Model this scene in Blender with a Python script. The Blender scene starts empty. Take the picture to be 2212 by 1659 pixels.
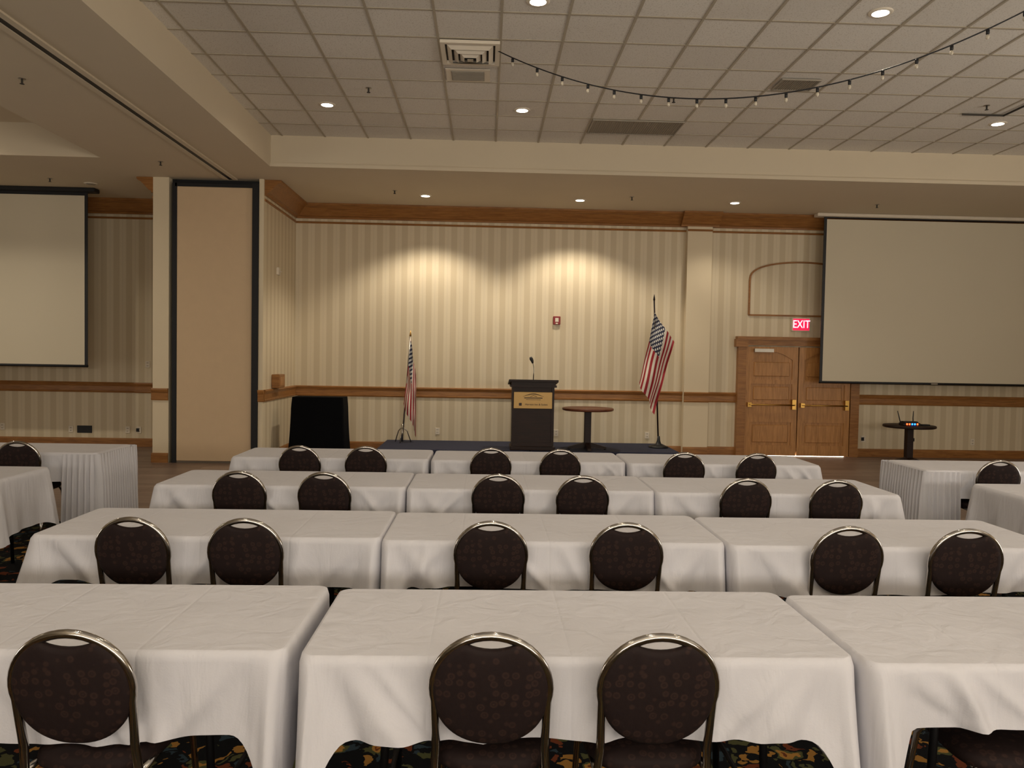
import bpy, math, random
from mathutils import Vector, Matrix
random.seed(7)
scene=bpy.context.scene
COL=scene.collection
try:
    scene.view_settings.view_transform='Standard'
    scene.view_settings.look='None'
    scene.view_settings.exposure=0.0
except Exception: pass

# ------------------------------------------------------------ materials
def lin(c):
    r=[]
    for x in c[:3]:
        x=x/255.0
        r.append(x/12.92 if x<=.04045 else ((x+.055)/1.055)**2.4)
    return (r[0],r[1],r[2],1)
class NT:
    def __init__(s,name):
        s.m=bpy.data.materials.new(name); s.m.use_nodes=True
        s.t=s.m.node_tree; s.n=s.t.nodes; s.l=s.t.links
        s.b=s.n['Principled BSDF']
    def node(s,t,**k):
        n=s.n.new(t)
        for a,b in k.items(): setattr(n,a,b)
        return n
    def put(s,sock,val):
        if isinstance(val,bpy.types.NodeSocket): s.l.new(val,sock)
        else: sock.default_value=val
    def math(s,op,a,b=0.0,c=0.0):
        n=s.node('ShaderNodeMath',operation=op)
        s.put(n.inputs[0],a); s.put(n.inputs[1],b); s.put(n.inputs[2],c)
        return n.outputs[0]
    def mix(s,f,a,b):
        n=s.node('ShaderNodeMix',data_type='RGBA')
        s.put(n.inputs[0],f); s.put(n.inputs[6],a); s.put(n.inputs[7],b)
        return n.outputs[2]
    def pos(s):
        g=s.node('ShaderNodeNewGeometry'); x=s.node('ShaderNodeSeparateXYZ')
        s.l.new(g.outputs['Position'],x.inputs[0]); return x.outputs
    def objco(s):
        return s.node('ShaderNodeTexCoord').outputs['Object']
    def noise(s,scale,detail=3,vec=None,rough=.5,dist=0):
        n=s.node('ShaderNodeTexNoise'); n.inputs['Scale'].default_value=scale
        n.inputs['Detail'].default_value=detail; n.inputs['Roughness'].default_value=rough
        n.inputs['Distortion'].default_value=dist
        if vec is None: vec=s.objco()
        s.l.new(vec,n.inputs['Vector']); return n.outputs['Fac']
    def ramp(s,fac,stops,interp='LINEAR'):
        n=s.node('ShaderNodeValToRGB'); n.color_ramp.interpolation=interp
        e=n.color_ramp.elements
        while len(e)<len(stops): e.new(.5)
        for i,(p,c) in enumerate(stops):
            e[i].position=p; e[i].color=c
        s.l.new(fac,n.inputs[0]); return n.outputs[0]
    def bump(s,h,strength=.2,dist=.01):
        n=s.node('ShaderNodeBump'); n.inputs['Strength'].default_value=strength
        n.inputs['Distance'].default_value=dist
        s.l.new(h,n.inputs['Height']); s.l.new(n.outputs[0],s.b.inputs['Normal'])
    def fin(s,col=None,rough=.6,metal=0.0,spec=None):
        if col is not None: s.put(s.b.inputs['Base Color'],col)
        s.put(s.b.inputs['Roughness'],rough); s.put(s.b.inputs['Metallic'],metal)
        if spec is not None: s.b.inputs['Specular IOR Level'].default_value=spec
        return s.m
def plain(name,c,rough=.6,metal=0,var=.06,scale=12,bump=0,spec=None):
    t=NT(name); a=lin(c); k=1-var; k2=1+var
    n=t.noise(scale,4)
    col=t.mix(n,(a[0]*k,a[1]*k,a[2]*k,1),(min(1,a[0]*k2),min(1,a[1]*k2),min(1,a[2]*k2),1))
    if bump: t.bump(t.noise(scale*6,3),bump,.004)
    return t.fin(col,rough,metal,spec)
def emis(name,c,st):
    t=NT(name); t.b.inputs['Emission Color'].default_value=lin(c); t.b.inputs['Emission Strength'].default_value=st
    return t.fin(lin(c),.5)

def wallpaper():
    t=NT('striped_wallpaper'); p=t.pos()
    s=t.math('ADD',p[0],p[1])
    f=t.math('FRACT',t.math('DIVIDE',t.math('ADD',s,20.0),.222))
    a=t.math('GREATER_THAN',f,.52)
    n1=t.math('MULTIPLY',t.math('GREATER_THAN',f,.22),t.math('LESS_THAN',f,.28))
    col=t.mix(a,lin((220,207,180)),lin((205,190,160)))
    col=t.mix(t.math('MULTIPLY',n1,.35),col,lin((203,191,164)))
    n=t.noise(30,4)
    col=t.mix(t.math('MULTIPLY',n,.18),col,lin((192,178,150)))
    return t.fin(col,.55)
def tiles():
    t=NT('acoustic_ceiling_tile'); p=t.pos()
    ix=t.math('FLOOR',t.math('DIVIDE',t.math('ADD',p[0],19.43),.61))
    iy=t.math('FLOOR',t.math('DIVIDE',t.math('ADD',p[1],10.5),.61))
    c=t.node('ShaderNodeCombineXYZ'); t.l.new(ix,c.inputs[0]); t.l.new(iy,c.inputs[1])
    w=t.node('ShaderNodeTexWhiteNoise'); t.l.new(c.outputs[0],w.inputs['Vector'])
    base=t.mix(w.outputs['Value'],lin((220,215,206)),lin((232,228,220)))
    sp=t.noise(75,3); spk=t.math('GREATER_THAN',sp,.6)
    base=t.mix(t.math('MULTIPLY',spk,.4),base,lin((162,152,134)))
    big=t.noise(.6,3)
    base=t.mix(t.math('MULTIPLY',big,.2),base,lin((200,188,168)))
    t.bump(sp,.4,.006)
    return t.fin(base,.9)
def wood(name,c1,c2,scale=3,rough=.4,axis=0):
    t=NT(name)
    m=t.node('ShaderNodeMapping'); t.l.new(t.objco(),m.inputs[0])
    sc=[14,14,14]; sc[axis]=1.2
    m.inputs['Scale'].default_value=sc
    n=t.noise(scale,6,m.outputs[0],.6,.6)
    col=t.ramp(n,[(.3,lin(c1)),(.7,lin(c2))])
    t.bump(n,.08,.003)
    return t.fin(col,rough,0,.35)
def carpet():
    t=NT('floral_carpet'); oc=t.objco()
    nz=t.node('ShaderNodeTexNoise'); nz.inputs['Scale'].default_value=9; nz.inputs['Detail'].default_value=3
    t.l.new(oc,nz.inputs['Vector'])
    vm=t.node('ShaderNodeVectorMath',operation='MULTIPLY_ADD'); t.l.new(nz.outputs['Color'],vm.inputs[0])
    vm.inputs[1].default_value=(.22,.22,0); t.l.new(oc,vm.inputs[2])
    v=t.node('ShaderNodeTexVoronoi'); v.inputs['Scale'].default_value=4.2; t.l.new(vm.outputs[0],v.inputs['Vector'])
    d=v.outputs['Distance']
    K=lin((17,18,20))
    flower=t.ramp(d,[(0,lin((180,118,48))),(.06,lin((106,56,32))),(.11,lin((170,124,60))),(.19,lin((80,82,50))),(.25,K)],'CONSTANT')
    v2=t.node('ShaderNodeTexVoronoi'); v2.inputs['Scale'].default_value=13; v2.feature='DISTANCE_TO_EDGE'
    t.l.new(vm.outputs[0],v2.inputs['Vector'])
    v3=t.node('ShaderNodeTexVoronoi'); v3.inputs['Scale'].default_value=13; t.l.new(vm.outputs[0],v3.inputs['Vector'])
    leafc=t.ramp(v3.outputs['Color'],[(0,K),(.38,lin((80,80,50))),(.55,lin((158,114,54))),(.66,lin((48,62,70))),(.76,lin((112,58,34))),(.86,K)],'CONSTANT')
    e=t.math('GREATER_THAN',v2.outputs['Distance'],.12)
    leaf=t.mix(e,K,leafc)
    far=t.math('GREATER_THAN',d,.25)
    col=t.mix(far,flower,leaf)
    t.bump(t.noise(250,2),.4,.006)
    return t.fin(col,.95,0,.1)
def plankfloor():
    t=NT('wood_plank_floor'); oc=t.objco()
    b=t.node('ShaderNodeTexBrick'); t.l.new(oc,b.inputs['Vector'])
    b.inputs['Scale'].default_value=1.0; b.inputs['Brick Width'].default_value=1.2; b.inputs['Row Height'].default_value=.15
    b.inputs['Mortar Size'].default_value=.003
    b.inputs['Color1'].default_value=lin((120,100,88)); b.inputs['Color2'].default_value=lin((150,128,114)); b.inputs['Mortar'].default_value=lin((50,40,34))
    m=t.node('ShaderNodeMapping'); t.l.new(oc,m.inputs[0]); m.inputs['Scale'].default_value=(1,14,1)
    n=t.noise(3,5,m.outputs[0])
    col=t.mix(t.math('MULTIPLY',n,.5),b.outputs['Color'],lin((90,72,62)))
    return t.fin(col,.4)
def linen():
    t=NT('white_tablecloth_linen'); oc=t.objco()
    n=t.noise(2.0,3,oc,.5,.5); n2=t.noise(160,2,oc)
    mp=t.node('ShaderNodeMapping'); t.l.new(oc,mp.inputs[0]); mp.inputs['Scale'].default_value=(6,6,1.4)
    n3=t.noise(1.6,3,mp.outputs[0],.5,.8)
    x=t.node('ShaderNodeSeparateXYZ'); t.l.new(oc,x.inputs[0])
    cx=t.math('ABSOLUTE',t.math('SUBTRACT',t.math('FRACT',t.math('DIVIDE',t.math('ADD',x.outputs[0],9.0),.46)),.5))
    cr=t.math('SMOOTH_MIN',cx,.02,.01)
    h=t.math('ADD',t.math('MULTIPLY',n,.8),t.math('MULTIPLY',cr,5.0))
    h=t.math('ADD',h,t.math('MULTIPLY',n3,.6))
    h=t.math('ADD',h,t.math('MULTIPLY',n2,.03))
    t.bump(h,.6,.025)
    col=t.mix(n,lin((207,206,211)),lin((219,218,223)))
    return t.fin(col,.8,0,.2)
def chairfab():
    t=NT('brown_patterned_upholstery'); oc=t.objco()
    v=t.node('ShaderNodeTexVoronoi'); v.inputs['Scale'].default_value=30; v.inputs['Randomness'].default_value=.6
    t.l.new(oc,v.inputs['Vector'])
    n=t.noise(60,3,oc)
    k=t.ramp(v.outputs['Distance'],[(0,(.6,.6,.6,1)),(.16,(.1,.1,.1,1)),(.3,(.5,.5,.5,1)),(.42,(0,0,0,1))])
    col=t.mix(k,lin((36,24,22)),lin((74,52,42)))
    col=t.mix(t.math('MULTIPLY',n,.5),col,lin((25,15,16)))
    t.bump(n,.3,.003)
    return t.fin(col,.75,0,.25)
def flagmat():
    t=NT('flag_stars_and_stripes'); uv=t.node('ShaderNodeUVMap').outputs[0]
    x=t.node('ShaderNodeSeparateXYZ'); t.l.new(uv,x.inputs[0]); u=x.outputs[0]; v=x.outputs[1]
    st=t.math('GREATER_THAN',t.math('MODULO',t.math('FLOOR',t.math('MULTIPLY',v,12.999)),2.0),.5)
    col=t.mix(st,lin((150,18,34)),lin((222,214,200)))
    cu=t.math('DIVIDE',u,.4); cv=t.math('DIVIDE',t.math('SUBTRACT',v,6/13),7/13)
    def dots(nu,nv,off):
        a=t.math('SUBTRACT',t.math('FRACT',t.math('ADD',t.math('MULTIPLY',cu,nu),off)),.5)
        b=t.math('SUBTRACT',t.math('FRACT',t.math('ADD',t.math('MULTIPLY',cv,nv),off)),.5)
        r=t.math('SQRT',t.math('ADD',t.math('MULTIPLY',a,a),t.math('MULTIPLY',b,b)))
        return t.math('LESS_THAN',r,.22)
    d=t.math('MAXIMUM',dots(6,5,0),dots(6,5,.5))
    can=t.mix(d,lin((20,26,58)),lin((222,222,216)))
    inc=t.math('MULTIPLY',t.math('LESS_THAN',u,.4),t.math('GREATER_THAN',v,6/13))
    return t.fin(t.mix(inc,col,can),.6)

M={}
M['wallpaper']=wallpaper(); M['tile']=tiles()
M['oak']=wood('oak_trim',(126,84,44),(166,116,64),3,.38,0)
M['oakdoor']=wood('oak_door',(150,104,56),(190,138,82),2.2,.35,2)
M['mahog']=wood('dark_mahogany',(24,12,9),(42,22,15),3,.5,0)
M['tabletop']=wood('reddish_table_wood',(80,44,28),(112,64,42),3,.35,0)
M['carpet']=carpet(); M['plank']=plankfloor(); M['linen']=linen(); M['fab']=chairfab(); M['flag']=flagmat()
M['cream']=plain('cream_painted_drywall',(220,206,178),.8,0,.03,2)
M['ceilcream']=plain('ceiling_drywall_paint',(210,197,173),.85,0,.03,1.5)
M['grid']=plain('ceiling_grid_metal',(172,162,144),.5)
M['chrome']=plain('polished_chair_frame',(186,181,175),.16,1,.08,20)
M['blackmetal']=plain('black_leg_metal',(22,22,24),.45,.6)
M['black']=plain('black_frame_paint',(10,12,18),.5)
M['blackcloth']=plain('black_drape_cloth',(9,10,13),.9,0,.2,6,0,.1)
M['screen']=plain('projection_screen_vinyl',(214,205,183),.8,0,.02,1)
M['panel']=plain('tan_partition_fabric',(208,183,150),.85,0,.04,8,.1)
M['navy']=plain('navy_stage_carpet',(40,44,66),.95,0,.12,30,.2)
M['gold']=plain('brass_plaque',(196,160,96),.4,.25)
M['brass']=plain('brass_hardware',(190,150,80),.3,1)
M['steel']=plain('brushed_steel',(170,165,155),.3,1)
M['white']=plain('white_plastic',(224,214,196),.5)
M['grey']=plain('grey_grille_paint',(158,150,136),.6)
M['dgrey']=plain('dark_vent_gap',(58,54,48),.8)
M['red']=plain('red_alarm_plastic',(130,22,26),.4)
M['exitface']=emis('exit_sign_red_face',(215,20,70),1.0)
M['exitletter']=emis('exit_sign_letter',(255,205,215),2.0)
M['lamp']=emis('lamp_glow',(255,240,215),14)
M['blueled']=emis('router_blue_led',(40,120,255),5)
M['redled']=emis('router_orange_led',(255,90,40),4)
M['ink']=plain('sign_ink',(50,30,20),.5)
M['bulb']=plain('string_bulb_glass',(200,190,170),.1,0,.02,5,0,.9)

# ------------------------------------------------------------ mesh builder
class MB:
    def __init__(s): s.v=[];s.f=[];s.m=[];s.s=[];s.uv={};s.mats=[]
    def mi(s,mat):
        mat=M[mat]
        if mat not in s.mats: s.mats.append(mat)
        return s.mats.index(mat)
    def add(s,vs,fs,mat,smooth=False,uvs=None):
        o=len(s.v); s.v+= [tuple(a) for a in vs]; k=s.mi(mat)
        for f in fs:
            s.f.append([i+o for i in f]); s.m.append(k); s.s.append(smooth)
        if uvs:
            for i,u in enumerate(uvs): s.uv[o+i]=u
    def box(s,x0,x1,y0,y1,z0,z1,mat):
        vs=[(x,y,z) for z in (z0,z1) for y in (y0,y1) for x in (x0,x1)]
        s.add(vs,[(0,2,3,1),(4,5,7,6),(0,1,5,4),(2,6,7,3),(0,4,6,2),(1,3,7,5)],mat)
    def bbox(s,x0,x1,y0,y1,z0,z1,mat,b=.01):
        vs=[];
        import itertools
        X=(x0,x1);Y=(y0,y1);Z=(z0,z1)
        idx={}
        for i,j,k in itertools.product((0,1),repeat=3):
            sx=1-2*i;sy=1-2*j;sz=1-2*k
            for a in range(3):
                p=[X[i]+sx*b,Y[j]+sy*b,Z[k]+sz*b]; p[a]=(X[i],Y[j],Z[k])[a]
                idx[(i,j,k,a)]=len(vs); vs.append(p)
        fs=[]
        for a in range(3):
            for side in (0,1):
                o=[c for c in range(3) if c!=a]; q=[]
                for (p1,p2) in ((0,0),(1,0),(1,1),(0,1)):
                    t=[0,0,0]; t[a]=side; t[o[0]]=p1; t[o[1]]=p2; q.append(idx[(t[0],t[1],t[2],a)])
                fs.append(q)
        for a in range(3):
            o=[c for c in range(3) if c!=a]
            for p1 in (0,1):
                for p2 in (0,1):
                    q=[]
                    for (e,f_) in ((0,o[0]),(1,o[0]),(1,o[1]),(0,o[1])):
                        t=[0,0,0]; t[a]=e; t[o[0]]=p1; t[o[1]]=p2; q.append(idx[(t[0],t[1],t[2],f_)])
                    fs.append(q)
        for i,j,k in itertools.product((0,1),repeat=3):
            fs.append([idx[(i,j,k,a)] for a in range(3)])
        s.add(vs,fs,mat)
    def lathe(s,prof,c,mat,n=32,smooth=True):
        vs=[];fs=[]
        for (r,z) in prof:
            for i in range(n):
                a=2*math.pi*i/n; vs.append((c[0]+r*math.cos(a),c[1]+r*math.sin(a),c[2]+z))
        for k in range(len(prof)-1):
            for i in range(n):
                j=(i+1)%n; fs.append((k*n+i,k*n+j,(k+1)*n+j,(k+1)*n+i))
        fs.append(tuple(reversed(range(n)))); fs.append(tuple((len(prof)-1)*n+i for i in range(n)))
        s.add(vs,fs,mat,smooth)
    def tube(s,pts,r,mat,n=10,closed=False):
        P=[Vector(p) for p in pts]; m=len(P); vs=[];fs=[]
        up=None
        for i,p in enumerate(P):
            a=P[(i-1)%m] if (closed or i>0) else p; b=P[(i+1)%m] if (closed or i<m-1) else p
            t=(b-a).normalized()
            if up is None:
                up=Vector((0,0,1)) if abs(t.z)<.9 else Vector((0,1,0))
            x=t.cross(up).normalized(); y=x.cross(t).normalized(); up=y
            rr=r[i] if isinstance(r,(list,tuple)) else r
            for k in range(n):
                q=2*math.pi*k/n; vs.append(p+x*rr*math.cos(q)+y*rr*math.sin(q))
        for i in range(m if closed else m-1):
            for k in range(n):
                j=(i+1)%m; l=(k+1)%n
                fs.append((i*n+k,i*n+l,j*n+l,j*n+k))
        if not closed:
            fs.append(tuple(range(n))); fs.append(tuple((m-1)*n+k for k in range(n)))
        s.add(vs,fs,mat,True)
    def prism(s,poly,f0,f1,mat,smooth=False):
        n=len(poly); vs=[f0(*p) for p in poly]+[f1(*p) for p in poly]
        fs=[tuple(range(n)),tuple(reversed(range(n,2*n)))]+[(i,(i+1)%n,n+(i+1)%n,n+i) for i in range(n)]
        s.add(vs,fs,mat,smooth)
    def grid(s,fn,nu,nv,mat,smooth=True,closed_u=False):
        vs=[];uv=[];fs=[]
        for j in range(nv+1):
            for i in range(nu+1):
                u=i/nu;v=j/nv; vs.append(fn(u,v)); uv.append((u,v))
        for j in range(nv):
            for i in range(nu):
                a=j*(nu+1)+i; fs.append((a,a+1,a+nu+2,a+nu+1))
        s.add(vs,fs,mat,smooth,uv)
    def mesh(s,name):
        me=bpy.data.meshes.new(name); me.from_pydata(s.v,[],s.f)
        for m in s.mats: me.materials.append(m)
        me.polygons.foreach_set('material_index',s.m); me.polygons.foreach_set('use_smooth',s.s)
        if s.uv:
            l=me.uv_layers.new(name='UVMap')
            for i,lp in enumerate(me.loops): l.data[i].uv=s.uv.get(lp.vertex_index,(0,0))
        import bmesh
        bm=bmesh.new(); bm.from_mesh(me); bmesh.ops.recalc_face_normals(bm,faces=bm.faces); bm.to_mesh(me); bm.free()
        me.update(); return me
    def obj(s,name,loc=(0,0,0),rz=0,parent=None):
        return place(s.mesh(name),name,loc,rz,parent)
def place(me,name,loc=(0,0,0),rz=0,parent=None):
    o=bpy.data.objects.new(name,me); COL.objects.link(o); o.location=loc; o.rotation_euler=(0,0,rz)
    if parent: o.parent=parent
    return o
def empty(name,loc=(0,0,0),rz=0):
    o=bpy.data.objects.new(name,None); COL.objects.link(o); o.location=loc; o.rotation_euler=(0,0,rz); o.empty_display_size=.1
    return o
def box(name,x0,x1,y0,y1,z0,z1,mat,parent=None):
    b=MB(); b.box(x0,x1,y0,y1,z0,z1,mat); return b.obj(name,parent=parent)
def text(name,body,size,loc,mat,parent=None,ext=.002,scx=1.0):
    c=bpy.data.curves.new(name,'FONT'); c.body=body; c.size=size; c.extrude=ext; c.align_x='CENTER'; c.align_y='CENTER'
    c.materials.append(M[mat]); o=bpy.data.objects.new(name,c); COL.objects.link(o)
    o.location=loc; o.rotation_euler=(math.pi/2,0,0); o.scale=(scx,1,1)
    if parent: o.parent=parent
    return o

# ------------------------------------------------------------ room shell
YB=14.3; ZS=4.38; ZC=4.83; XL=-13.0; XR=11.2; YF=-4.0; XS=-3.44
box('floor',XL-.2,XR+.2,YF-.2,8.0,-.1,0,'carpet')
box('floor_wood',XL-.2,XR+.2,8.0,YB+.2,-.1,0,'plank')
box('wall_back',XL-.2,XR+.2,YB,YB+.2,0,5.1,'wallpaper')
box('wall_right',XR,XR+.2,YF,YB,0,5.1,'wallpaper')
box('wall_left',XL-.2,XL,YF,YB,0,5.1,'wallpaper')
box('wall_front',XL-.2,XR+.2,YF-.2,YF,0,5.1,'wallpaper')
box('wall_stage_side',XS-.06,XS,12.3,YB,0,ZS,'wallpaper')
box('ceiling',-3.12,10.4,YF,11.45,ZC,ZC+.1,'tile')
g=MB(); x=.09-.61*5
while x<10.4:
    if x>-3.1: g.box(x-.012,x+.012,YF,11.45,ZC-.008,ZC,'grid')
    x+=.61
y=11.46-.61*25
while y<11.4:
    if y>YF: g.box(-3.12,10.4,y-.012,y+.012,ZC-.007,ZC,'grid')
    y+=.61
g.obj('trim_ceiling_grid')
s=MB(); s.box(-5.37,-3.12,YF,YB,ZS,5.1,'ceilcream'); s.obj('ceiling_beam')
s=MB(); s.box(-3.12,XR,11.45,YB,ZS,5.1,'ceilcream'); s.box(-3.12,XR,11.41,11.45,ZS,ZS+.05,'ceilcream'); s.box(10.4,XR,YF,11.45,ZS,5.1,'ceilcream'); s.obj('ceiling_soffit')
s=MB(); s.box(XL,-5.37,11.15,YB,ZS,5.1,'ceilcream'); s.box(XL,-11.5,YF,11.15,ZS,5.1,'ceilcream'); s.box(-11.5,-5.37,YF,11.15,ZC,5.1,'ceilcream'); s.obj('ceiling_side_room')
t=MB(); t.box(-3.985,-3.915,YF,12.3,ZS-.012,ZS-.001,'black'); t.box(-4.05,-3.985,YF,12.3,ZS-.02,ZS-.001,'ceilcream'); t.box(-3.915,-3.85,YF,12.3,ZS-.02,ZS-.001,'ceilcream'); t.obj('trim_partition_track')
pl=MB(); pl.box(-5.13,-4.89,12.3,YB,0,ZS,'cream'); pl.obj('wall_pillar')
ew=MB(); ew.box(XS-.07,XS-.0,12.26,12.3,0,ZS,'cream'); ew.obj('wall_stage_side_end')
fp=empty('folding_partition')
b=MB(); b.box(-4.88,-3.52,12.42,12.7,.0,ZS-.005,'black'); b.box(-4.84,-4.77,12.3,12.42,.0,4.30,'black'); b.box(-3.61,-3.515,12.24,12.42,.0,4.30,'black'); b.box(-4.80,-3.56,12.3,12.42,4.25,4.30,'black'); b.obj('partition_frame',parent=fp)
b=MB(); b.bbox(-4.77,-3.61,12.3,12.42,.03,4.25,'panel',.008); b.box(-4.77,-3.61,12.31,12.42,0,.03,'steel'); b.obj('partition_panel',parent=fp)

# ------------------------------------------------------------ trim
crown=[(0,4.14),(.025,4.14),(.035,4.17),(.07,4.185),(.12,4.24),(.19,4.31),(.23,4.33),(.25,4.35),(.25,ZS-.001),(0,ZS-.001)]
line=[(0,4.055),(.014,4.055),(.02,4.07),(.014,4.09),(0,4.09)]
rail=[(0,.965),(.018,.965),(.024,.99),(.02,1.0),(.02,1.08),(.03,1.10),(.04,1.13),(.03,1.15),(0,1.15)]
base=[(0,0),(.02,0),(.02,.12),(.012,.15),(0,.15)]
def runx(mb,prof,x0,x1,yw,mat='oak',m0=0,m1=0):
    mb.prism(prof,lambda d,z:(x0+m0*d,yw-d,z),lambda d,z:(x1-m1*d,yw-d,z),mat)
def runy(mb,prof,y0,y1,xw,sgn=1,mat='oak',m1=0,m0=0):
    mb.prism(prof,lambda d,z:(xw+sgn*d,y0+m0*d,z),lambda d,z:(xw+sgn*d,y1-m1*d,z),mat)
PX0,PX1,PD=3.60,4.05,.13
for nm,pr in (('trim_crown',crown),('trim_picture_rail',line),('trim_chair_rail',rail),('baseboard_back',base)):
    b=MB()
    runx(b,pr,XS,PX0,YB)
    if nm=='trim_crown':
        runx(b,pr,PX0-.12,PX1+.12,YB-.1)
    else:
        runx(b,pr,PX0,PX1,YB-PD); 
    if nm in('trim_chair_rail','baseboard_back'):
        runx(b,pr,PX1,4.59,YB); runx(b,pr,6.88,XR,YB)
    else: runx(b,pr,PX1,XR,YB)
    runy(b,pr,12.3,YB,XS)
    runx(b,pr,XL,-5.13,YB)
    if nm in('trim_chair_rail','baseboard_back'):
        runx(b,pr,-5.14,-4.89,12.3); runy(b,pr,12.29,YB,-5.13,-1); runx(b,pr,XS-.07,XS+.02,12.26)
    else: runy(b,pr,12.3,YB,-5.13,-1)
    runy(b,pr,YF,YB,XR,-1); runy(b,pr,YF,YB,XL,1)
    b.obj(nm)
b=MB(); b.box(PX0,PX1,YB-PD,YB,.0,4.14,'cream'); b.obj('wall_pilaster')

# ------------------------------------------------------------ doors
d=empty('door_1',(5.72,YB,0))
def leaf(x0,x1,nm):
    b=MB(); y1=-.03;y0=-.075
    b.box(x0,x1,y0,y1,.01,2.0,'oakdoor')
    yy=y0-.018; w=.1
    b.box(x0,x0+w,yy,y0,.01,2.0,'oakdoor'); b.box(x1-w,x1,yy,y0,.01,2.0,'oakdoor')
    for z0,z1 in((.01,.2),(.62,.98),(1.32,1.40)): b.box(x0+w,x1-w,yy,y0,z0,z1,'oakdoor')
    xa,xb=x0+w,x1-w; n=14; zt=2.0
    for i in range(n):
        xA=xa+(xb-xa)*i/n;xB=xa+(xb-xa)*(i+1)/n
        zA=1.76+.15*math.sin(math.pi*i/n);zB=1.76+.15*math.sin(math.pi*(i+1)/n)
        b.prism([(xA,zA),(xB,zB),(xB,zt),(xA,zt)],lambda x,z:(x,yy,z),lambda x,z:(x,y0,z),'oakdoor')
    for z0,z1 in((.25,.57),(1.03,1.27),(1.46,1.72)): b.bbox(xa+.05,xb-.05,y0-.014,y0+.002,z0,z1,'oakdoor',.01)
    b.obj(nm,parent=d)
leaf(-.98,-.02,'door_leaf_1'); leaf(-.0,.96,'door_leaf_2')
b=MB()
b.box(-1.13,-.98,-.11,0,0,2.02,'oak'); b.box(.97,1.13,-.11,0,0,2.02,'oak'); b.box(-1.13,1.13,-.11,0,2.02,2.14,'oak'); b.box(-1.16,1.16,-.14,0,2.12,2.18,'oak')
b.box(-1.18,-.96,-.13,-.0,1.99,2.13,'oak'); b.box(.95,1.16,-.13,0,1.99,2.13,'oak')
b.obj('door_casing',parent=d)
b=MB()
for x0,x1 in((-.93,-.08),(.05,.9)):
    b.tube([(x0,-.15,.94),(x1,-.15,.94)],.014,'brass',8); 
    b.box(x0-.02,x0+.05,-.16,-.09,.9,.98,'brass'); b.box(x1-.05,x1+.02,-.16,-.09,.86,1.04,'brass')
b.box(-.85,-.5,-.17,-.1,1.90,1.96,'steel'); b.obj('door_hardware',parent=d)
box('light_leak_glow',-.7,.9,-.05,-.005,.0,.012,'lamp',d)  # glowing strip, no lamp: stands in for light leaking under the doors
a=MB(); sec=.03
def seg(p,q):
    (x0,z0),(x1,z1)=p,q; L=math.hypot(x1-x0,z1-z0); nx,nz=-(z1-z0)/L*sec/2,(x1-x0)/L*sec/2
    a.prism([(x0+nx,z0+nz),(x1+nx,z1+nz),(x1-nx,z1-nz),(x0-nx,z0-nz)],lambda x,z:(x,YB-.03,z),lambda x,z:(x,YB,z),'oak')
arc=[(4.79,2.575),(4.79,3.21)]+[(5.76-.97*math.cos(math.pi*i/24),3.21+.34*math.sin(math.pi*i/24)**.75) for i in range(1,24)]+[(6.73,3.21),(6.73,2.575),(4.79,2.575)]
for i in range(len(arc)-1): seg(arc[i],arc[i+1])
a.obj('trim_arched_transom')

e=empty('exit_sign',(5.745,YB-.03,2.415))
b=MB(); b.bbox(-.165,.165,-.04,.03,-.12,.12,'white',.006); b.obj('housing',parent=e)
b=MB(); b.box(-.15,.15,-.046,-.04,-.105,.105,'exitface'); b.obj('face',parent=e)
text('lettering','EXIT',.2,(0,-.05,0),'exitletter',e,.002,.78)
b=MB(); b.bbox(1.205,1.335,YB-.05,YB,2.33,2.48,'red',.008); b.box(1.24,1.30,YB-.056,YB-.05,2.38,2.45,'white'); b.box(1.25,1.29,YB-.058,YB-.05,2.34,2.36,'white'); b.obj('fire_alarm')
b=MB(); b.bbox(XS,XS+.04,13.0,13.12,3.0,3.12,'white',.006); b.lathe([(.0,0),(.03,0),(.03,.01)],(XS+.05,13.06,3.05),'white',12); b.obj('wall_thermostat')
b=MB(); b.bbox(XS,XS+.13,12.75,13.1,1.16,1.38,'oak',.01); b.box(XS+.13,XS+.135,12.8,13.05,1.2,1.34,'oakdoor'); b.obj('wooden_wall_box')
def outlet(x,z,w=.08,h=.12,mat='white',y=YB):
    b=MB(); b.bbox(x-w/2,x+w/2,y-.012,y,z-h/2,z+h/2,mat,.003)
    for dz in(-.025,.025): b.box(x-.012,x-.006,y-.014,y-.012,z+dz-.008,z+dz+.008,'dgrey'); b.box(x+.006,x+.012,y-.014,y-.012,z+dz-.008,z+dz+.008,'dgrey')
    b.obj('wall_outlet')
for x,z in((-.86,.36),(1.3,.36),(2.97,.34),(9.06,.3),(7.0,.33),(7.9,.33),(-8.6,.33),(-6.4,.3),(-6.2,.3),(-7.4,.3),(-6.05,1.48)): outlet(x,z)
outlet(-7.16,.3,.26,.13,'black'); outlet(-6.22,.3,.05,.06,'black',YB-.014)
outlet(6.98,.33,.05,.06,'black',YB-.014); outlet(7.93,.33,.05,.06,'black',YB-.014)

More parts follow.
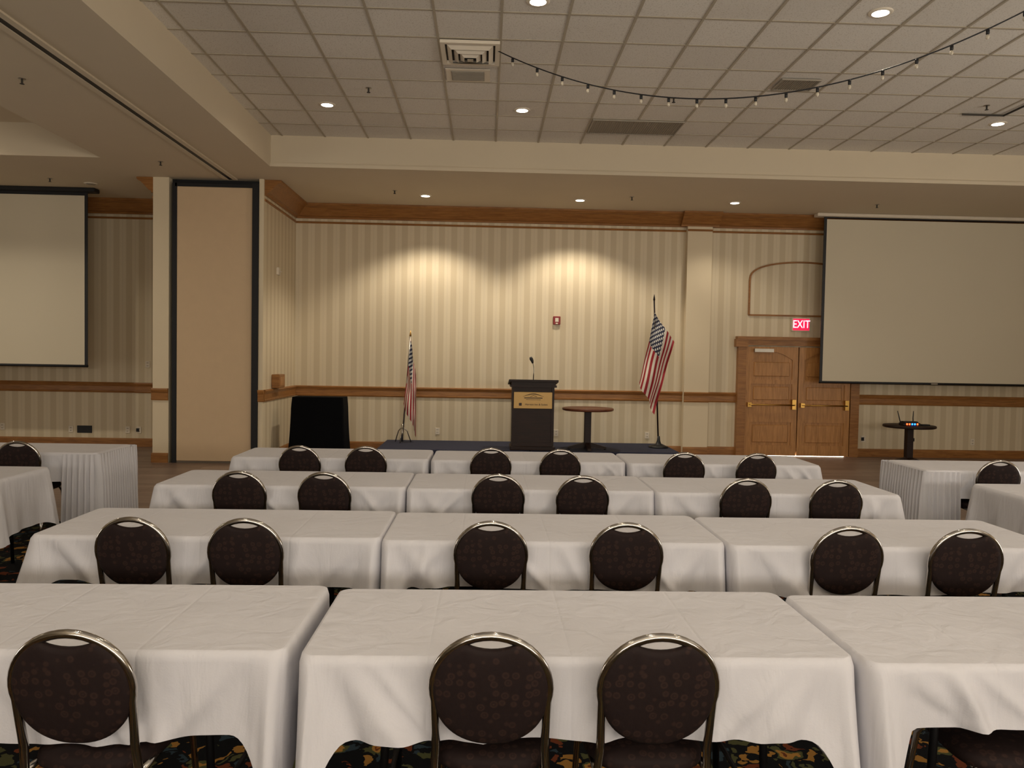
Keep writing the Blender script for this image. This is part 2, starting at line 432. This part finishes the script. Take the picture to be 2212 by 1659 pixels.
# ------------------------------------------------------------ projection screens
def screen(x0,x1,y,z0,z1):
    c=(x0+x1)/2; o=empty('projection_screen',(c,y,0)); w=(x1-x0)/2
    b=MB(); b.box(-w,w,0,.006,z0+.03,z1-.05,'screen'); b.obj('fabric',parent=o)
    b=MB(); b.box(-w-.05,-w,-.002,.008,z0,z1,'black'); b.box(w,w+.05,-.002,.008,z0,z1,'black'); b.box(-w,w,-.002,.008,z1-(.03 if x0>0 else .06),z1,'black')
    b.tube([(-w-.05,.003,z0+.01),(w+.05,.003,z0+.01)],.022,'black',10); b.box(-.06,.06,-.022,-.018,z0,z0+.02,'steel'); b.obj('border_and_weight_bar',parent=o)
    b=MB(); b.bbox(-w-.2,w+.2,-.08,.1,z1-.01,ZS-.002,'white' if x0>0 else 'black',.01); b.obj('housing',parent=o)
screen(-10.7,-6.66,13.3,1.44,4.32)
screen(6.02,10.1,13.9,1.37,4.33)

# ------------------------------------------------------------ ceiling fittings
def downlight(x,y,z,energy,spot=150,blend=.8,lit=True,lamp=True,col=(1,.87,.69)):
    o=empty('recessed_ceiling_light',(x,y,z))
    b=MB(); n=28
    b.lathe([(.07,-.012),(.095,-.012),(.105,-.004),(.105,-.0005),(.07,-.0005)],(0,0,0),'white',n); b.obj('trim_ring',parent=o)
    b=MB(); b.lathe([(0.001,-.016),(.05,-.016),(.072,-.012),(.072,-.008)],(0,0,0),'lamp' if lit else 'grey',n); b.obj('lens',parent=o)
    if not lamp: return
    l=bpy.data.lights.new('lamp','SPOT'); l.energy=energy; l.spot_size=math.radians(spot); l.spot_blend=blend
    l.shadow_soft_size=.07; l.color=col
    lo=bpy.data.objects.new('lamp',l); COL.objects.link(lo); lo.parent=o; lo.location=(0,0,-.09)
ES=160
for x,y in((-1.05,13.2),(1.53,13.25)): downlight(x,y,ZS,ES,124,.45)
downlight(4.12,13.15,ZS,50,124,.6)
downlight(-6.36,12.9,ZS,0,122,.6,False,False)
EC=34
for yy in (6.95,9.98,3.9,.9):
    for xx in (-2.03,.40,3.43,6.5,9.3):
        if yy>9 and 3<xx<4: continue
        if yy>6 and xx>9: continue
        if yy==6.95 and xx<0: continue
        downlight(xx,yy,ZC,EC,165,1.0)
for xx in(-7.6,-10.2):
    downlight(xx,10.4,ZC,130,160,.9)
    downlight(xx,4.5,ZC,EC,165,1.0)

def fill_lamp(x,y,z,sx,sy,direction,energy):  # added area fill out of view, no fixture; lifts ceiling and room light
    l=bpy.data.lights.new('lamp','AREA'); l.shape='RECTANGLE'; l.size=sx; l.size_y=sy; l.energy=energy; l.color=(1,.92,.82)
    o=bpy.data.objects.new('added_fill_uplight',l); COL.objects.link(o); o.location=(x,y,z)
    o.rotation_euler=Vector(direction).to_track_quat('-Z','Y').to_euler()
fill_lamp(2.5,YF+.25,2.3,12,1.2,(0,.72,.70),650)
fill_lamp(XR-.25,5.0,2.3,1.2,12,(-.72,0,.70),520)
fill_lamp(XL+.25,5.0,2.3,1.2,12,(.8,0,.6),350)

def sprinkler(x,y,z):
    b=MB(); b.lathe([(.001,-.003),(.035,-.003),(.035,-.0002)],(0,0,0),'steel',16)
    b.lathe([(.007,-.05),(.010,-.04),(.010,-.003)],(0,0,0),'dgrey',10)
    b.lathe([(.001,-.054),(.022,-.052),(.022,-.049),(.001,-.047)],(0,0,0),'dgrey',12); b.obj('ceiling_sprinkler',(x,y,z))
for p in((-1.42,9.33),(2.17,9.37),(5.92,9.31)): sprinkler(p[0],p[1],ZC-.001)
for p in((-1.52,12.86),(2.34,12.9),(6.48,13.03),(-4.61,11.3),(-4.61,8.0),(-6.84,12.6)): sprinkler(p[0],p[1],ZS-.001)
b=MB()
def sq(r0,r1,z0,z1,mat):
    b.box(-r1,r1,-r1,-r0,z0,z1,mat); b.box(-r1,r1,r0,r1,z0,z1,mat); b.box(-r1,-r0,-r0,r0,z0,z1,mat); b.box(r0,r1,-r0,r0,z0,z1,mat)
b.box(-.29,.29,-.29,.29,-.004,-.0005,'dgrey'); sq(.25,.295,-.035,-.004,'white')
for i,(r,z) in enumerate(((.185,-.06),(.12,-.075),(.06,-.09))):
    for sx,sy in((1,0),(-1,0),(0,1),(0,-1)):
        if sx: vs=[(sx*r,-r,z),(sx*r,r,z),(sx*(r+.045),r+.045,z+.035),(sx*(r+.045),-r-.045,z+.035)]
        else: vs=[(-r,sy*r,z),(r,sy*r,z),(r+.045,sy*(r+.045),z+.035),(-r-.045,sy*(r+.045),z+.035)]
        b.add(vs,[(0,1,2,3)],'white')
b.box(-.03,.03,-.03,.03,-.095,-.09,'grid')
b.obj('ceiling_air_diffuser',(-.21,8.11,ZC-.008))
def grille(x0,x1,y0,y1,n,name='ceiling_return_grille'):
    b=MB(); cx=(x0+x1)/2;cy=(y0+y1)/2;w=(x1-x0)/2;h=(y1-y0)/2
    b.box(-w,w,-h,h,-.006,-.0005,'grey'); f=.018
    b.box(-w,w,-h,-h+f,-.016,-.006,'grey'); b.box(-w,w,h-f,h,-.016,-.006,'grey'); b.box(-w,-w+f,-h+f,h-f,-.016,-.006,'grey'); b.box(w-f,w,-h+f,h-f,-.016,-.006,'grey')
    for i in range(n):
        x=-w+f+(2*w-2*f)*(i+.5)/n; b.box(x-.004,x+.004,-h+f,h-f,-.013,-.006,'grey')
    b.obj(name,(cx,cy,ZC-.008))
grille(1.33,2.53,10.25,10.86,40); grille(3.18,3.62,8.6,8.95,16)
g2=MB(); g2.box(-.24,.24,-.19,.19,-.008,-.0005,'white'); g2.box(-.18,.18,-.14,.14,-.014,-.008,'grey')
for i in range(12): g2.box(-.17,.17,-.13+i*.022,-.122+i*.022,-.018,-.014,'grey')
g2.obj('ceiling_exhaust_vent',(-.25,8.79,ZC-.008))
h=MB()
for (x0,x1,y0,y1) in((5.80,6.33,9.60,9.61),(6.32,6.33,9.05,9.6)): h.box(x0,x1,y0,y1,ZC-.03,ZC-.0085,'dgrey')
h.obj('trim_ceiling_access_edge')
b=MB(); A=Vector((.07,8.0,4.79)); B=Vector((4.65,6.2,4.79)); pts=[]
for i in range(61):
    t=i/60; p=A.lerp(B,t); p.z-=.68*4*t*(1-t); pts.append(p)
b.tube(pts,.006,'black',6)
for i in range(19):
    t=(i+.6)/19; p=A.lerp(B,t); p.z-=.68*4*t*(1-t)
    b.lathe([(.006,0),(.014,-.006),(.014,-.04),(.008,-.045)],(p.x,p.y,p.z),'black',8)
    b.lathe([(.007,-.043),(.013,-.056),(.015,-.068),(.01,-.08),(.001,-.086)],(p.x,p.y,p.z),'bulb',10)
b.tube([A,A+Vector((0,0,.035))],.004,'black',6); b.tube([B,B+Vector((0,0,.035))],.004,'black',6)
b.obj('string_lights')

# ------------------------------------------------------------ stage
b=MB(); b.bbox(-1.76,.74,12.8,14.2,.03,.2,'navy',.008); b.bbox(.745,3.23,12.8,14.2,.03,.2,'navy',.008)
for x in(-1.7,.7,.8,3.15):
    for y in(12.86,14.1): b.box(x-.03,x+.03,y-.03,y+.03,0,.03,'black')
b.obj('stage_platform')

L=empty('lectern',(.785,13.1,.2))
b=MB()
b.bbox(-.345,.345,-.22,.24,.05,1.06,'mahog',.01); b.bbox(-.37,.37,-.25,.26,0,.07,'mahog',.01)
b.box(-.345,-.30,-.235,-.22,.07,1.06,'mahog'); b.box(.30,.345,-.235,-.22,.07,1.06,'mahog'); b.box(-.3,.3,-.235,-.22,.07,.13,'mahog')
b.obj('body',parent=L)
b=MB(); b.prism([(-.30,1.13),(.30,1.06),(.30,1.09),(-.30,1.165)],lambda y,z:(-.405,y,z),lambda y,z:(.405,y,z),'mahog')
b.box(-.38,.38,-.28,.26,1.04,1.075,'mahog'); b.prism([(-.26,1.07),(.24,1.07),(-.26,1.13)],lambda y,z:(-.36,y,z),lambda y,z:(.36,y,z),'mahog'); b.obj('top',parent=L)
b=MB(); b.bbox(-.32,.31,-.25,-.235,.69,.96,'gold',.004)
arcp=[(-.17+.34*i/16, -.253, .885+.045*math.sin(math.pi*i/16)) for i in range(17)]
b.tube(arcp,[.001+.006*math.sin(math.pi*i/16) for i in range(17)],'ink',6)
b.box(-.15,.15,-.253,-.249,.858,.872,'ink'); b.box(-.12,.12,-.253,-.249,.835,.841,'ink')
b.tube([(-.05,-.253,.885),(0,-.253,.905),(.06,-.253,.888)],.004,'ink',6)
b.box(-.235,-.19,-.253,-.249,.735,.78,'ink'); b.obj('name_plaque',parent=L)
text('plaque_text','Harvest Inn & Suites',.045,(.05,-.253,.757),'ink',L,.001)
b=MB(); b.lathe([(.03,0),(.03,.015),(.012,.03)],(0,-.1,1.13),'black',12)
b.tube([(0,-.1,1.14),(.01,-.1,1.3),(.005,-.09,1.38),(-.015,-.07,1.46)],.008,'steel',8)
b.tube([(-.01,-.075,1.43),(-.02,-.065,1.47),(-.035,-.05,1.50),(-.045,-.04,1.53)],[.014,.024,.03,.022],'black',10); b.obj('microphone',parent=L)

def pedestal(x,y,z,r,h,topmat,name):
    b=MB(); b.lathe([(r-.02,h-.045),(r,h-.035),(r,h-.008),(r-.01,h),(.001,h)],(0,0,0),topmat,48)
    b.lathe([(.2,h-.06),(.2,h-.045),(.001,h-.045)],(0,0,0),'mahog',24)
    b.bbox(-.055,.055,-.055,.055,.04,h-.05,'mahog',.006)
    for a in(0,math.pi/2):
        c,s=math.cos(a),math.sin(a)
        for sg in(1,-1):
            vs=[(sg*.05,-.04,.04),(sg*.05,.04,.04),(sg*.32,.03,.012),(sg*.32,-.03,.012),(sg*.05,-.04,.12),(sg*.05,.04,.12),(sg*.32,.03,.045),(sg*.32,-.03,.045)]
            vs=[(p[0]*c-p[1]*s,p[0]*s+p[1]*c,p[2]) for p in vs]
            b.add(vs,[(0,1,2,3),(4,7,6,5),(0,4,5,1),(1,5,6,2),(2,6,7,3),(3,7,4,0)],'mahog')
            b.lathe([(.02,0),(.02,.014)],(sg*.3*c,sg*.3*s,0),'black',8)
    return b.obj(name,(x,y,z))
pedestal(1.72,13.12,.2,.43,.70,'tabletop','round_pedestal_table')
pedestal(7.31,13.3,0,.42,.68,'mahog','small_round_stand')
R=empty('wireless_router',(7.27,13.22,.681))
b=MB(); b.bbox(-.15,.15,-.08,.08,0,.045,'black',.008); b.prism([(-.08,.045),(.08,.045),(.05,.07),(-.03,.07)],lambda y,z:(-.12,y,z),lambda y,z:(.12,y,z),'black')
b.tube([(-.12,.07,.03),(-.14,.08,.12),(-.17,.09,.24)],[.009,.009,.006],'black',8); b.tube([(.1,.07,.03),(.1,.08,.12),(.11,.09,.24)],[.009,.009,.006],'black',8); b.obj('body',parent=R)
b=MB()
for i in range(5): b.box(-.10+i*.045,-.075+i*.045,-.084,-.08,.012,.04,'blueled' if i in(2,3) else 'redled')
b.obj('leds',parent=R)
b=MB(); b.bbox(.2,.34,-.04,.06,0,.02,'black',.004); b.obj('adapter',parent=R)

b=MB()
def drape(u,v):
    a=u*4; side=int(a)%4; f=a-int(a)
    hw=.42+.05*v*v; hd=.22+.03*v
    cs=[(-hw,-hd),(hw,-hd),(hw,hd),(-hw,hd)]
    p=cs[side];q=cs[(side+1)%4]
    x=p[0]+(q[0]-p[0])*f; y=p[1]+(q[1]-p[1])*f
    k=1+.03*v*math.sin(u*2*math.pi*14)
    k2=1-.03*(1-min(1,v*6))
    return (x*k*k2,y*k*k2,1.02-1.0*v-(.012 if v==0 else 0)+.012*(v==0))
b.grid(drape,96,16,'blackcloth')
b.box(-.405,.405,-.21,.21,.98,1.02,'blackcloth')
b.obj('black_draped_cart',(-2.72,13.05,.0))

# ------------------------------------------------------------ flags
def flag(name,base,top,ztop_off,big,mapf):
    o=empty(name,base)
    T=Vector(top)-Vector(base)
    mt='mahog' if big else 'steel'
    b=MB(); b.tube([(0,0,0.03),tuple(T)],.014,mt,10)
    b.tube([tuple(T),tuple(T+Vector((0,0,.05))),tuple(T+Vector((0,0,.10)))],[.02,.014,.003],'mahog' if big else 'brass',8)
    if not big:
        for k in range(3):
            a=k*2.1+.4; b.tube([(.0,0,.28),(.09*math.cos(a),.09*math.sin(a),.2),(.16*math.cos(a),.16*math.sin(a),.01)],.009,'steel',8)
        b.tube([(0,0,.02),(0,0,.32)],.02,'steel',8)
    else:
        b.lathe([(.17,0),(.17,.02),(.12,.04),(.05,.06),(.03,.12),(.022,.2)],(0,0,0),'black',24)
    b.obj('pole_and_base',parent=o)
    b=MB()
    def fn(u,v):
        x,y,z=mapf(u,1-v)
        tt=(T.z+z)/T.z
        return (T.x*tt+x,T.y*tt+y,T.z-ztop_off+z)
    b.grid(fn,60,60,'flag'); b.obj('flag_cloth',parent=o)
def bigmap(u,w):
    x=-u*.30+w*.33-.08*u*w; z=-u*1.22-w*.50-.04*u*w
    x+=.022*math.sin(w*9+u*1.5+1.3)*(.3+u)
    y=-.05+.05*math.sin(w*9+u*1.5)*(.25+.75*min(1,u*2+w*.6))+.02*math.sin(u*12+w*4)-.03*w
    return (x,y,z)
def smallmap(u,w):
    x=.01+.25*w*(.55+.45*u)-.04*u+.03*u*w; z=-u*1.12-w*.62+.04*u*w
    x+=.014*math.sin(w*8+u*3)*(.3+.7*u)
    y=-.06+.035*math.sin(w*9+u*2)+.015*math.sin(u*13)
    return (x,y,z)
flag('american_flag',(3.02,13.55,.2),(2.90,13.62,2.76),.22,True,bigmap)
flag('american_flag',(-1.44,13.75,.2),(-1.325,13.8,2.06),.06,False,smallmap)

# ------------------------------------------------------------ banquet tables
def sm(x): x=max(0,min(1,x)); return x*x*(3-2*x)
def cloth(mb,L,W,H,dl,de,openl,openr,seed,skirt=None):
    rnd=random.Random(seed); r=.05; per=[]
    hx,hy=L/2,W/2
    def line(p,q,n,nrm,tag):
        for i in range(n): t=i/n; per.append((p[0]+(q[0]-p[0])*t,p[1]+(q[1]-p[1])*t,nrm[0],nrm[1],tag))
    def arc(cx,cy,a0,n=9):
        for i in range(n):
            a=a0+math.pi/2*i/n; per.append((cx+r*math.cos(a),cy+r*math.sin(a),math.cos(a),math.sin(a),'c'))
    line((-hx+r,-hy),(hx-r,-hy),110,(0,-1),'n'); arc(hx-r,-hy+r,-math.pi/2)
    line((hx,-hy+r),(hx,hy-r),36,(1,0),'r'); arc(hx-r,hy-r,0)
    line((hx-r,hy),(-hx+r,hy),110,(0,1),'f'); arc(-hx+r,hy-r,math.pi/2)
    line((-hx,hy-r),(-hx,-hy+r),36,(-1,0),'l'); arc(-hx+r,-hy+r,math.pi)
    N=len(per); K=18
    ph=[rnd.uniform(0,6.28) for _ in range(8)]; amp=[rnd.uniform(.6,1.4) for _ in range(4)]
    fk=[rnd.uniform(.14,.24) for _ in range(4)]; slant=rnd.uniform(-.02,.02)
    tucks=[(rnd.uniform(-.7,.7),rnd.uniform(-.25,.25),rnd.uniform(.012,.030),rnd.uniform(.02,.045)) for _ in range(6)]
    ts=[k/K for k in range(0,K+1)]
    vs=[];fs=[]
    flare=0 if skirt else 1
    for k,t in enumerate([-1]+ts):
        for (x,y,nx,ny,tag) in per:
            dcx=hx-abs(x); dcy=hy-abs(y)
            openend=(openl if x<0 else openr)
            endw=sm(1-dcx/.16)
            cn=math.exp(-((dcx/.085)**2+(dcy/.085)**2))*flare
            drop=dl+(de-dl)*endw+.07*cn+.008*math.sin(x*2.2+ph[0])+slant*x
            if k==0: vs.append((x-nx*.012,y-ny*.012,H)); continue
            if t==0: vs.append((x-nx*.003,y-ny*.003,H-.003)); continue
            rip=.015*amp[0]*math.sin(x*9+ph[1]+t*.8)+.010*amp[1]*math.sin(x*19+ph[2]-t*1.5)+.014*amp[2]*math.sin(x*4.1+ph[3])
            if tag in 'lr': rip=.014*math.sin(y*13+ph[4])+.008*math.sin(y*29+ph[5])
            off=.008+t*(.020+rip*min(1,t*1.3))+(.06 if openend else .11)*cn*t**1.1
            f0=fk[(0 if x<0 else 1)+(2 if tag=='f' else 0)]
            if tag in 'nf':
                off-=.034*math.exp(-((dcx-f0*(.45+.55*t))/.042)**2)*t*flare
                off+=.026*math.exp(-((dcx-(f0+.12)*(.4+.7*t))/.048)**2)*t*flare
                for (tx,ts_,ta,tw) in tucks:
                    off+=ta*math.exp(-((x-tx-ts_*t)/tw)**2)*(t*(1.35-t)*2.0)
            off=max(off,.005)
            ox=nx*off; oy=ny*off
            if not openend and dcx<.3:
                if nx*(1 if x>0 else -1)>0: ox=nx*.004
                if tag in 'lr' : oy=0
                if tag=='c': oy=ny*off+ (1 if y>0 else -1)*.02*t
            elif (tag=='c' or cn>.3) and flare:
                ox+= (1 if x>0 else -1)*.02*cn*t
            vs.append((x+ox,y+oy,H-.003-drop*t))
    for k in range(len(ts)):
        for i in range(N):
            j=(i+1)%N; fs.append((k*N+i,k*N+j,(k+1)*N+j,(k+1)*N+i))
    mb.add(vs,fs,'linen',True)
    mb.add(vs[:N],[tuple(range(N))],'linen',False)
def table(x,y,openl,openr,seed,L=1.80,W=.74,rz=0,skirt=None,dl=.25,de=.33):
    o=empty('banquet_table',(x,y,0),rz)
    b=MB(); cloth(b,L,W,.77,dl,de if skirt is None else .26,openl,openr,seed,skirt); b.obj('tablecloth',parent=o)
    b=MB(); b.bbox(-L/2+.012,L/2-.012,-W/2+.012,W/2-.012,.735,.762,'tabletop',.004); b.obj('table_top',parent=o)
    for i,sx in enumerate((-1,1)):
        b=MB(); X=sx*(L/2-.28)
        b.tube([(X+sx*.03,-.28,0),(X,-.28,.72),(X,-.27,.733),(X,.27,.733),(X,.28,.72),(X+sx*.03,.28,0)],.014,'blackmetal',8)
        b.tube([(X+sx*.02,-.28,.2),(X+sx*.02,.28,.2)],.01,'blackmetal',8); b.tube([(X,0,.72),(X-sx*.28,0,.733)],.008,'blackmetal',6)
        b.obj('leg_frame_%d'%(i+1),parent=o)
    if skirt:
        b=MB(); sg=-1 if skirt=='l' else 1
        n=300
        P=[(sg*(L/2-.28),-W/2-.015),(sg*(L/2+.015),-W/2-.015),(sg*(L/2+.015),W/2+.015),(sg*(L/2-.28),W/2+.015)]
        ln=[.295,W+.03,.295]; tot=sum(ln)
        def fn(u,v):
            s_=u*tot
            if s_<ln[0]: p=(P[0][0]+sg*s_,P[0][1]); nn=(0,-1)
            elif s_<ln[0]+ln[1]: p=(P[1][0],P[1][1]+s_-ln[0]); nn=(sg,0)
            else: p=(P[2][0]-sg*(s_-ln[0]-ln[1]),P[2][1]); nn=(0,1)
            w=1-v; a=.003+.012*min(1,w*3)
            q=a*math.sin(s_*2*math.pi/.05+1.1*math.sin(s_*9+w*1.2)+.7*math.sin(s_*23))+.02*w
            return (p[0]+nn[0]*(q+.03),p[1]+nn[1]*(q+.03),.762-w*.66)
        b.grid(fn,n,14,'linen'); b.obj('table_skirt',parent=o)
rows=[(2.85,(-1.53,.32,2.14)),(4.43,(-1.435,.375,2.185)),(6.03,(-1.47,.345,2.15)),(7.60,(-1.42,.41,2.23))]
k=0
for r_,(ry,xs) in enumerate(rows):
    for i,xx in enumerate(xs):
        k+=1; table(xx,ry+(.04,0,-.04)[i],i==0,i==2,k*13+5,dl=(.27,.25,.18)[i] if r_==0 else .24,de=.42 if r_==0 else .30)
table(-4.50,7.76,True,True,201,skirt='r'); table(-4.43,6.13,True,True,202,dl=.3,de=.42)
table(4.92,7.35,True,True,203,skirt='l'); table(4.86,5.87,True,True,204,dl=.3,de=.4)
table(-6.4,7.76,True,True,205); table(6.85,7.35,True,True,206)

# ------------------------------------------------------------ banquet chairs
def chair_meshes():
    def ly(z): return .085*(1-(z-.45)/.45) if z>=.45 else .085
    fr=MB(); pts=[]
    left=[(-.205,-.03,0),(-.195,.02,.16),(-.183,.065,.32),(-.174,.085,.44),(-.168,ly(.52),.52),(-.171,ly(.6),.6)]
    pts+=left
    n=26
    for i in range(n+1):
        a=math.pi*(1.08)-(math.pi*1.16)*i/n
        x=.179*math.cos(a); z=.72+.172*math.sin(a)*(1 if math.sin(a)>0 else .9); pts.append((x,ly(z),z))
    pts+=[(-p[0],p[1],p[2]) for p in reversed(left)]
    fr.tube(pts,.0135,'chrome',12)
    for sx in(-1,1):
        fr.tube([(sx*.19,.53,0),(sx*.185,.515,.2),(sx*.178,.49,.38),(sx*.165,.46,.425),(sx*.174,.30,.43),(sx*.176,.085,.43)],.0115,'chrome',10)
        fr.lathe([(.016,0),(.016,.02)],(sx*.19,.53,0),'black',8); fr.lathe([(.016,0),(.016,.02)],(sx*.205,-.03,0),'black',8)
    fr.tube([(-.175,.09,.425),(.175,.09,.425)],.01,'chrome',8); fr.tube([(-.165,.46,.425),(.165,.46,.425)],.01,'chrome',8)
    bk=MB(); N=64; cz=.712; out=[]
    for i in range(N):
        a=2*math.pi*i/N; c,s_=math.cos(a),math.sin(a)
        x=.176*math.copysign(abs(c)**.92,c); z=.176*math.copysign(abs(s_)**.92,s_)
        if s_>0 and abs(x)<.08: z-=.038*(1-(x/.08)**2)**.8
        out.append((x,z))
    prof=[(.0,-.040),(.35,-.038),(.65,-.034),(.85,-.029),(.95,-.024),(1,-.014),(1,.006),(.93,.018),(.8,.024),(.5,.03),(0,.032)]
    vs=[];fs=[]
    for (s_,dy) in prof:
        for(x,z) in out:
            zz=cz+z*s_; vs.append((x*s_,ly(zz)+dy*.75,zz))
    for k in range(len(prof)-1):
        for i in range(N):
            j=(i+1)%N; fs.append((k*N+i,k*N+j,(k+1)*N+j,(k+1)*N+i))
    bk.add(vs,fs,'fab',True)
    st=MB(); out=[]
    for i in range(N):
        a=2*math.pi*i/N; c,s_=math.cos(a),math.sin(a)
        x=.2*math.copysign(abs(c)**.55,c); y=.21*math.copysign(abs(s_)**.55,s_); x*=1+.10*y/.21*.8
        out.append((x,y))
    prof=[(0,.436),(.93,.436),(.985,.445),(1,.458),(.985,.474),(.93,.486),(.8,.495),(.5,.502),(0,.505)]
    vs=[];fs=[]
    for (s_,z) in prof:
        for(x,y) in out: vs.append((x*s_,.295+y*s_,z-.012))
    for k in range(len(prof)-1):
        for i in range(N):
            j=(i+1)%N; fs.append((k*N+i,k*N+j,(k+1)*N+j,(k+1)*N+i))
    st.add(vs,fs,'fab',True)
    return fr.mesh('chair_frame'),bk.mesh('chair_back'),st.mesh('chair_seat')
cf,cb,cs=chair_meshes()
def chair(x,y,rz=0):
    o=empty('banquet_chair',(x,y,0),rz)
    place(cf,'frame',parent=o); place(cb,'back_cushion',parent=o); place(cs,'seat_cushion',parent=o)
for x,y in((-1.22,2.33),(.03,2.33),(.545,2.33),(-1.75,3.93),(-1.19,3.93),(.04,3.93),(.73,3.93),(1.86,3.9),(2.46,3.87),
  (-1.71,5.51),(-1.12,5.51),(.10,5.52),(.70,5.5),(1.86,5.47),(2.50,5.45),(-1.66,7.08),(-1.07,7.1),(.06,7.1),(.69,7.08),(1.80,6.98),(2.46,6.98)):
    chair(x,y,random.uniform(-.05,.05))
chair(-4.16,7.12,math.radians(6)); chair(4.52,6.72,math.radians(-6))
chair(2.08,2.58,math.radians(85))

# ------------------------------------------------------------ world, camera
w=bpy.data.worlds.new('World'); scene.world=w; w.use_nodes=True
w.node_tree.nodes['Background'].inputs[0].default_value=(.9,.8,.65,1); w.node_tree.nodes['Background'].inputs[1].default_value=.3
cam=bpy.data.objects.new('Camera',bpy.data.cameras.new('Camera')); COL.objects.link(cam); scene.camera=cam
cam.data.sensor_width=36; cam.data.lens=36*1700/2212; cam.data.clip_start=.05
fwd=Matrix.Rotation(-.0335,3,'Z')@Matrix.Rotation(math.pi/2-.0344,3,'X')@Matrix.Rotation(.018,3,'Z')
cam.matrix_world=Matrix.Translation((0,0,1.73))@fwd.to_4x4()
